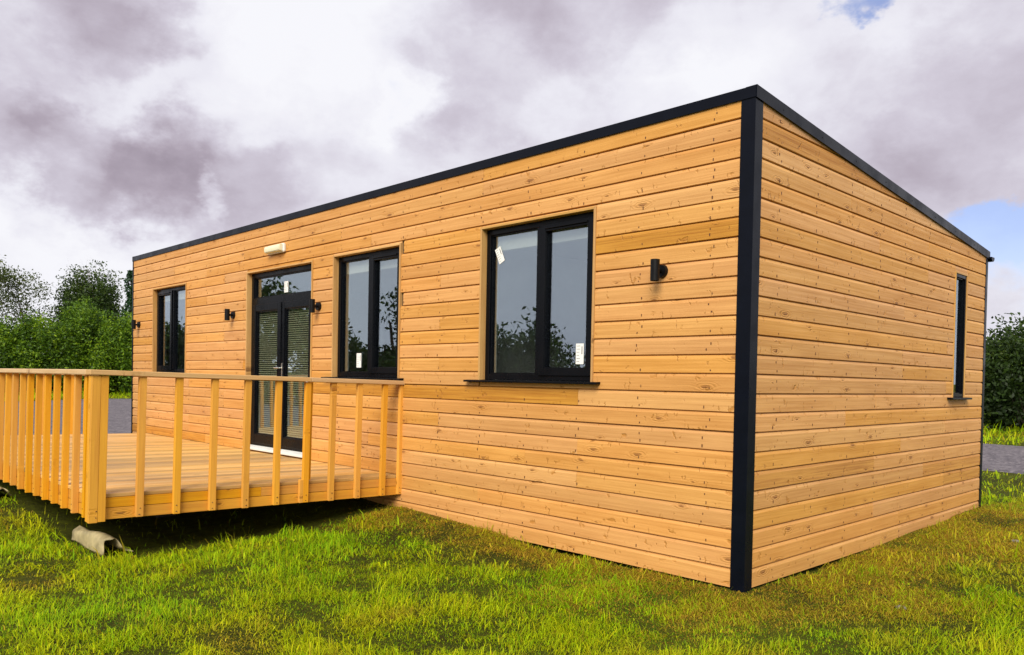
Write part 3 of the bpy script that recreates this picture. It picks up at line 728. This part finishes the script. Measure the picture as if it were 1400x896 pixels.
def shrub(name, loc, rx, ry, h, label, mat, seed, nl=60, per=110, size=.10, cat='shrub', group=None):
    """a leafy bush: short stems and clumps of leaves over an uneven dome"""
    t = tag(empty(name, loc), label, cat, group); r = np.random.default_rng(seed)
    m = MB(); cl = []
    for i in range(nl):
        a = r.uniform(0, 6.283); q = r.random()**.5; zz_ = r.uniform(.08, 1.0)
        k = math.sqrt(max(0, 1-(zz_*.95)**2.6))
        cl.append((rx*q*k*math.cos(a), ry*q*k*math.sin(a), h*zz_*(.78+.2*r.random())))
    for c in cl[::4]: m.tube((c[0]*.25, c[1]*.25, -.2), (c[0]*.9, c[1]*.9, c[2]*.95), .045, .012, 5, cap=False)
    m.build('stem', 'bark', t)
    cl = np.array(cl); sg = np.array([rx, ry, h])*.14
    C = np.repeat(cl, per, 0)+np.clip(r.normal(size=(nl*per, 3)), -1.6, 1.6)*np.maximum(sg, .22)
    tw = cl[r.integers(0, nl, nl)]; tw = tw[tw[:, 2] > h*.55]              # shoots that break the outline
    for p in tw:
        n = 26; s = r.random(n)[:, None]; dirv = np.array([r.normal()*.3, r.normal()*.3, 1.0]); C = np.concatenate([C, p+dirv*s*h*.20*r.uniform(.4, 1.2)+r.normal(size=(n, 3))*.07])
    clump = np.concatenate([np.repeat(r.random(nl), per)-.5, np.zeros(len(C)-nl*per)]); ok = C[:, 2] > .02; dropped = int((~ok[:nl*per]).sum()); C = C[ok]; clump = clump[ok]
    tint = .42+clump*.85+r.normal(size=len(C))*.18; tint[nl*per-dropped:] += .35        # shoots tinted paler: new growth, with sun on the tops painted in
    leaf_mesh('foliage', C, size, tint, mat, t, seed+1); return t
def ground_at(px, dist):
    d = pix_dir(px, 520); k = dist/math.hypot(d[0], d[1]); x, y = CAM[0]+d[0]*k, CAM[1]+d[1]*k
    return (x, y, float(gz(x, y)))
# hedge beyond the gravel, seen past the far end of the cabin
HG = 'hedge shrubs beyond the gravel by the far end of the cabin'
for i, (px, dist, rx, h, lab) in enumerate(((-75, 51.5, 3.0, 3.4, 'bright green hedge shrub beyond the deck railing, low end of its row'), (-5, 52.5, 2.6, 3.4, 'bright green hedge shrub below the sparse tall tree'), (55, 52, 2.5, 3.9, 'bright green hedge shrub under the gap between the two trees'),
        (112, 52.5, 2.6, 4.7, 'tallest bright green hedge shrub, below the dense round tree'), (165, 51.5, 2.4, 4.5, 'bright green hedge shrub close beside the cabin end trim'), (222, 52.5, 2.5, 4.2, 'bright green hedge shrub mostly hidden behind the cabin'))):
    shrub('hedge_shrub', ground_at(px, dist), rx, 2.0, h, lab, 'leaf_hedge', 40+i, nl=90, per=260, size=.085, group=HG)
tree('tall_tree', ground_at(42, 60), 8.6, 'tall thin tree with sparse leaves and sky showing through its branches', 'leaf_olive', 11, base_h=6, spread=.75, n1=2, n2=1, r0=.16, per=34, sig=.42, size=.085)
tree('tall_tree', ground_at(-10, 61), 7.8, 'sparse leafy tree behind the hedge beside the tall thin tree', 'leaf_olive', 12, base_h=6, spread=.9, n1=2, n2=1, r0=.15, per=34, sig=.45, size=.085)
shrub('round_tree', ground_at(124, 60), 2.9, 2.6, 6.9, 'dense dark round-crowned tree behind the hedge', 'leaf_dark', 13, nl=230, per=190, size=.095, cat='tree')
tree('bare_tree', ground_at(168, 59), 8.8, 'bare leafless twiggy tree behind the hedge near the cabin end', None, 17, base_h=6, spread=.5, n1=3, n2=2, r0=.20, bare=True, bark='twig')
iv = tag(empty('ivy_stem', ground_at(176, 55)), 'ivy-covered dead stem standing against the far cabin corner', 'tree')
MB().tube((0, 0, -.2), (.15, .1, 7.0), .16, .05, 8).build('trunk', 'bark', iv)
r_ = np.random.default_rng(5); zz_ = r_.random(2600)*7.3; ang = r_.random(2600)*6.28; rad = (.62*(1-zz_/8.0)+.08)*(.5+.8*r_.random(2600))*(1+.5*np.sin(zz_*3.1))
leaf_mesh('foliage', np.stack([rad*np.cos(ang)+.02*zz_, rad*np.sin(ang), zz_], -1), .11, r_.random(2600), 'ivy', iv, 6)
# trees on the other side, past the end wall
RG = 'shrubs beyond the gravel past the end wall'
for i, (px, dist, rx, h, lab) in enumerate(((1318, 33, 2.6, 2.4, 'dark shrub behind the cabin, hidden but for its edge'), (1366, 34, 2.4, 2.9, 'dark dense shrub just past the rear corner of the end wall'), (1420, 32, 2.6, 3.3, 'tall dark shrub farthest from the rear corner of the end wall'), (1490, 33, 2.6, 3.5, 'dark dense shrub at the outer end of the row past the end wall'))):
    shrub('dark_shrub', ground_at(px, dist), rx, 2.0, h, lab, 'leaf_dark', 60+i, nl=90, per=230, size=.08, group=RG)
# trees behind the photographer: the panes mirror them
BG = 'trees across the field that the window panes mirror'
for i, (x, y, h, kind, lab) in enumerate(((-20.5, -18.5, 3.6, 's', 'loose round shrub mirrored in the fixed pane with the tilted sticker'), (-25.5, -15.5, 4.9, 't', 'spreading tree mirrored in the casement beside the doors'),
        (-29, -11.5, 5.0, 't', 'spreading tree mirrored in the glazed doors'), (-31, -14.5, 4.9, 't', 'spreading tree across the field behind the mirrored pair'),
        (-24.0, -19.5, 2.0, 's', 'low dark hedge shrub across the field beside the loose shrub'), (-27.5, -13.8, 2.9, 's', 'low dark hedge shrub between the mirrored trees'), (-32.5, -8.5, 3.2, 's', 'low dark hedge shrub mirrored in the far casement'),
        (-35.5, -5.5, 3.3, 's', 'low dark hedge shrub across the field in line with the front wall'))):
    lo = (x, y, float(gz(x, y)))
    if kind == 't': tree('field_tree', lo, h, lab, 'leaf_dark', 80+i, base_h=4, spread=1.1, n1=2, n2=1, r0=.16, per=26, sig=.40, size=.13, group=BG)
    else: shrub('field_shrub', lo, 2.3, 2.0, h, lab, 'leaf_dark', 90+i, nl=60, per=90, size=.12, group=BG)

for i, (x, y) in enumerate(((-22.3, -17.6), (-30.3, -10.6), (-34.4, -7.0), (-37.8, -4.2), (-40.5, -1.6), (-26.0, -15.0))):
    shrub('field_hedge', (x, y, float(gz(x, y))), 2.4, 1.8, 2.5+.25*math.sin(i*2.3), 'dense low hedge shrub in the line across the field, mirrored in the panes', 'leaf_dark', 120+i, nl=70, per=110, size=.11, group='hedge line across the field')

# ------------------------------------------------------------------ grass
def grass(name, N, xr, yr, dens, hmin, hmax, wid, seed, lab, lay=.0, dryfac=1.0):
    r = np.random.default_rng(seed)
    cx = r.uniform(xr[0], xr[1], N); cy = r.uniform(yr[0], yr[1], N)
    keep = r.random(N) < dens(cx, cy)
    keep &= ~((cx > -L-.03) & (cx < .035) & (cy > -.035) & (cy < W+.05)); keep &= ~in_poly(cx, cy, TRACK)
    under = (cx > DX0+.1) & (cx < DX1-.02) & (cy > DY0+.06) & (cy < 0); keep &= ~under | (r.random(N) < .03)
    cx, cy = cx[keep], cy[keep]; n = len(cx)
    clump = vnoise(cx, cy, 3.2, 3)*.55+vnoise(cx, cy, 8.5, 4)*.45
    patch = vnoise(cx, cy, .9, 6)*.55+vnoise(cx, cy, 2.6, 7)*.45
    # cut, dry grass lies along the foot of the walls
    dw = np.where(cx < 0, np.where(cy < 0, -cy, 99), np.hypot(np.maximum(cx, 0), np.maximum(np.maximum(cy-W, -cy), 0)))
    dry = np.clip(1.25-dw/np.where(cx < .02, .7, 1.1)+(patch-.5)*1.9, 0, 1)*np.where(cx < -4, .35, 1.0)
    dry = np.clip(np.maximum(dry, np.clip((patch-.70)*4, 0, .7)), 0, 1)*dryfac
    if lay: dry = np.where(r.random(n) < .9, np.maximum(dry, .9), dry*.3)
    length = (hmin+(hmax-hmin)*np.clip(clump*1.9-.45, 0, 1)**1.4)*(.65+.7*r.random(n))*(1-.45*dry)
    lean_a = np.where(r.random(n) < .55, 6.283*vnoise(cx, cy, 1.4, 9)*1.6+r.normal(size=n)*.9, r.uniform(0, 6.283, n))
    lean = np.clip(1.3+.5*r.normal(size=n)+.5*dry+lay, .05, 1.9)
    dx, dy = np.cos(lean_a), np.sin(lean_a); side = np.stack([-dy, dx, np.zeros(n)], -1)
    az = r.normal(size=n)*.5; side = side*np.cos(az)[:, None]+np.stack([dx, dy, np.zeros(n)], -1)*np.sin(az)[:, None]
    w_ = wid*(.6+.8*r.random(n))
    base = np.stack([cx, cy, gz(cx, cy)-.008], -1)
    def pt(t):
        a = lean*t*1.15; hor = np.sin(a)*length*t*.75; ver = np.maximum(np.cos(a), .10)*length*t
        return base+np.stack([dx*hor, dy*hor, ver], -1)
    p1, p2, p3 = pt(.0), pt(.55), pt(1.0)
    p3[:, 2] -= .12*length*np.clip(lean-.5, 0, 1)
    A = np.stack([p1-side*w_[:, None], p1+side*w_[:, None], p2-side*w_[:, None]*.75, p2+side*w_[:, None]*.75, p3], 1).reshape(-1, 3)
    o = np.arange(n)[:, None]*5
    me = bpy.data.meshes.new(name); me.vertices.add(5*n); me.vertices.foreach_set('co', A.ravel().astype(np.float32))
    li = np.concatenate([o+np.array([[0, 1, 3, 2]]), o+np.array([[2, 3, 4]])], 1).ravel().astype(np.int32)
    me.loops.add(7*n); me.loops.foreach_set('vertex_index', li)
    me.polygons.add(2*n); ls = np.stack([np.arange(n)*7, np.arange(n)*7+4], -1).ravel().astype(np.int32)
    me.polygons.foreach_set('loop_start', ls); me.polygons.foreach_set('loop_total', np.tile([4, 3], n).astype(np.int32))
    # colour of each blade: fresh to yellow green, straw where it is cut
    g1 = np.array([.17, .32, .004]); g2 = np.array([.42, .43, .005]); g3 = np.array([.03, .105, .004]); st = np.array([.38, .235, .026]); br = np.array([.16, .088, .014])
    k = np.clip(patch*1.3-.15+r.normal(size=n)*.25, 0, 1)[:, None]; col = g1*(1-k)+g2*k
    dk = np.clip((.46-clump)*2.4+r.normal(size=n)*.28, 0, 1)[:, None]; col = col*(1-dk)+g3*dk
    s2 = np.clip(r.normal(size=n)*.5+.45, 0, 1)[:, None]; dcol = st*(1-s2)+br*s2
    dd = np.clip(dry*1.1+(r.random(n) < .06)*.7+r.normal(size=n)*.15*(dry > .05), 0, .93)[:, None]; col = col*(1-dd)+dcol*dd
    col = col*(.95+.70*r.random(n))[:, None]
    at = me.color_attributes.new('blade', 'FLOAT_COLOR', 'POINT')
    at.data.foreach_set('color', np.repeat(np.concatenate([col, np.ones((n, 1))], 1), 5, 0).ravel().astype(np.float32))
    me.update(calc_edges=True); o_ = link(name, me, 'grass'); tag(o_, lab, 'grass', kind='stuff'); return n
dcam = lambda x, y: np.hypot(x-CAM[0], y-CAM[1])
fw = lambda x, y: ((x-CAM[0])*_f[0]+(y-CAM[1])*_f[1])
n_a = grass('grass', 1050000, (-8.5, 5.5), (-6.0, 6.5), lambda x, y: np.clip((4.2/np.maximum(dcam(x, y), 2.4))**1.5, 0, 1)*(fw(x, y) > .7), .03, .125, .0024, 1, 'green meadow grass around the cabin, cut and dry along the walls')
n_b = grass('grass', 330000, (-34, 14), (-14, 32), lambda x, y: (dcam(x, y) > 6)*np.clip((9/dcam(x, y))**1.1, 0, 1)*(fw(x, y) > 1)*(~((x > -11.7) & (x < 0) & (y > 0) & (y < W))), .06, .20, .006, 2, 'grass of the field farther out around the gravel track', dryfac=.5)
wdist = lambda x, y: np.where(x < 0, np.where(y < 0, -y, 99.), np.hypot(np.maximum(x, 0), np.maximum(np.maximum(y-W, -y), 0)))
n_d = grass('cut_grass', 620000, (-4.3, 1.7), (-1.3, 6.2), lambda x, y: np.clip(1.25-wdist(x, y)/np.where(x < 0, .75, 1.1)+(vnoise(x, y, 1.3, 8)-.5)*1.6, 0, 1), .07, .20, .0028, 4, 'brown cut grass lying along the foot of the cabin walls', lay=.5)
n_c = grass('grass', 60000, (-52, 6), (-12, 36), lambda x, y: ((y > 17)*(x > -14)*(y < 32)+(x < -36)*(x > -46))*1.0, .25, .55, .014, 3, 'tall pale verge grass between the gravel track and the hedges', dryfac=.4)
print('blades', n_a, n_b, n_c, n_d)
scene.render.film_transparent = False
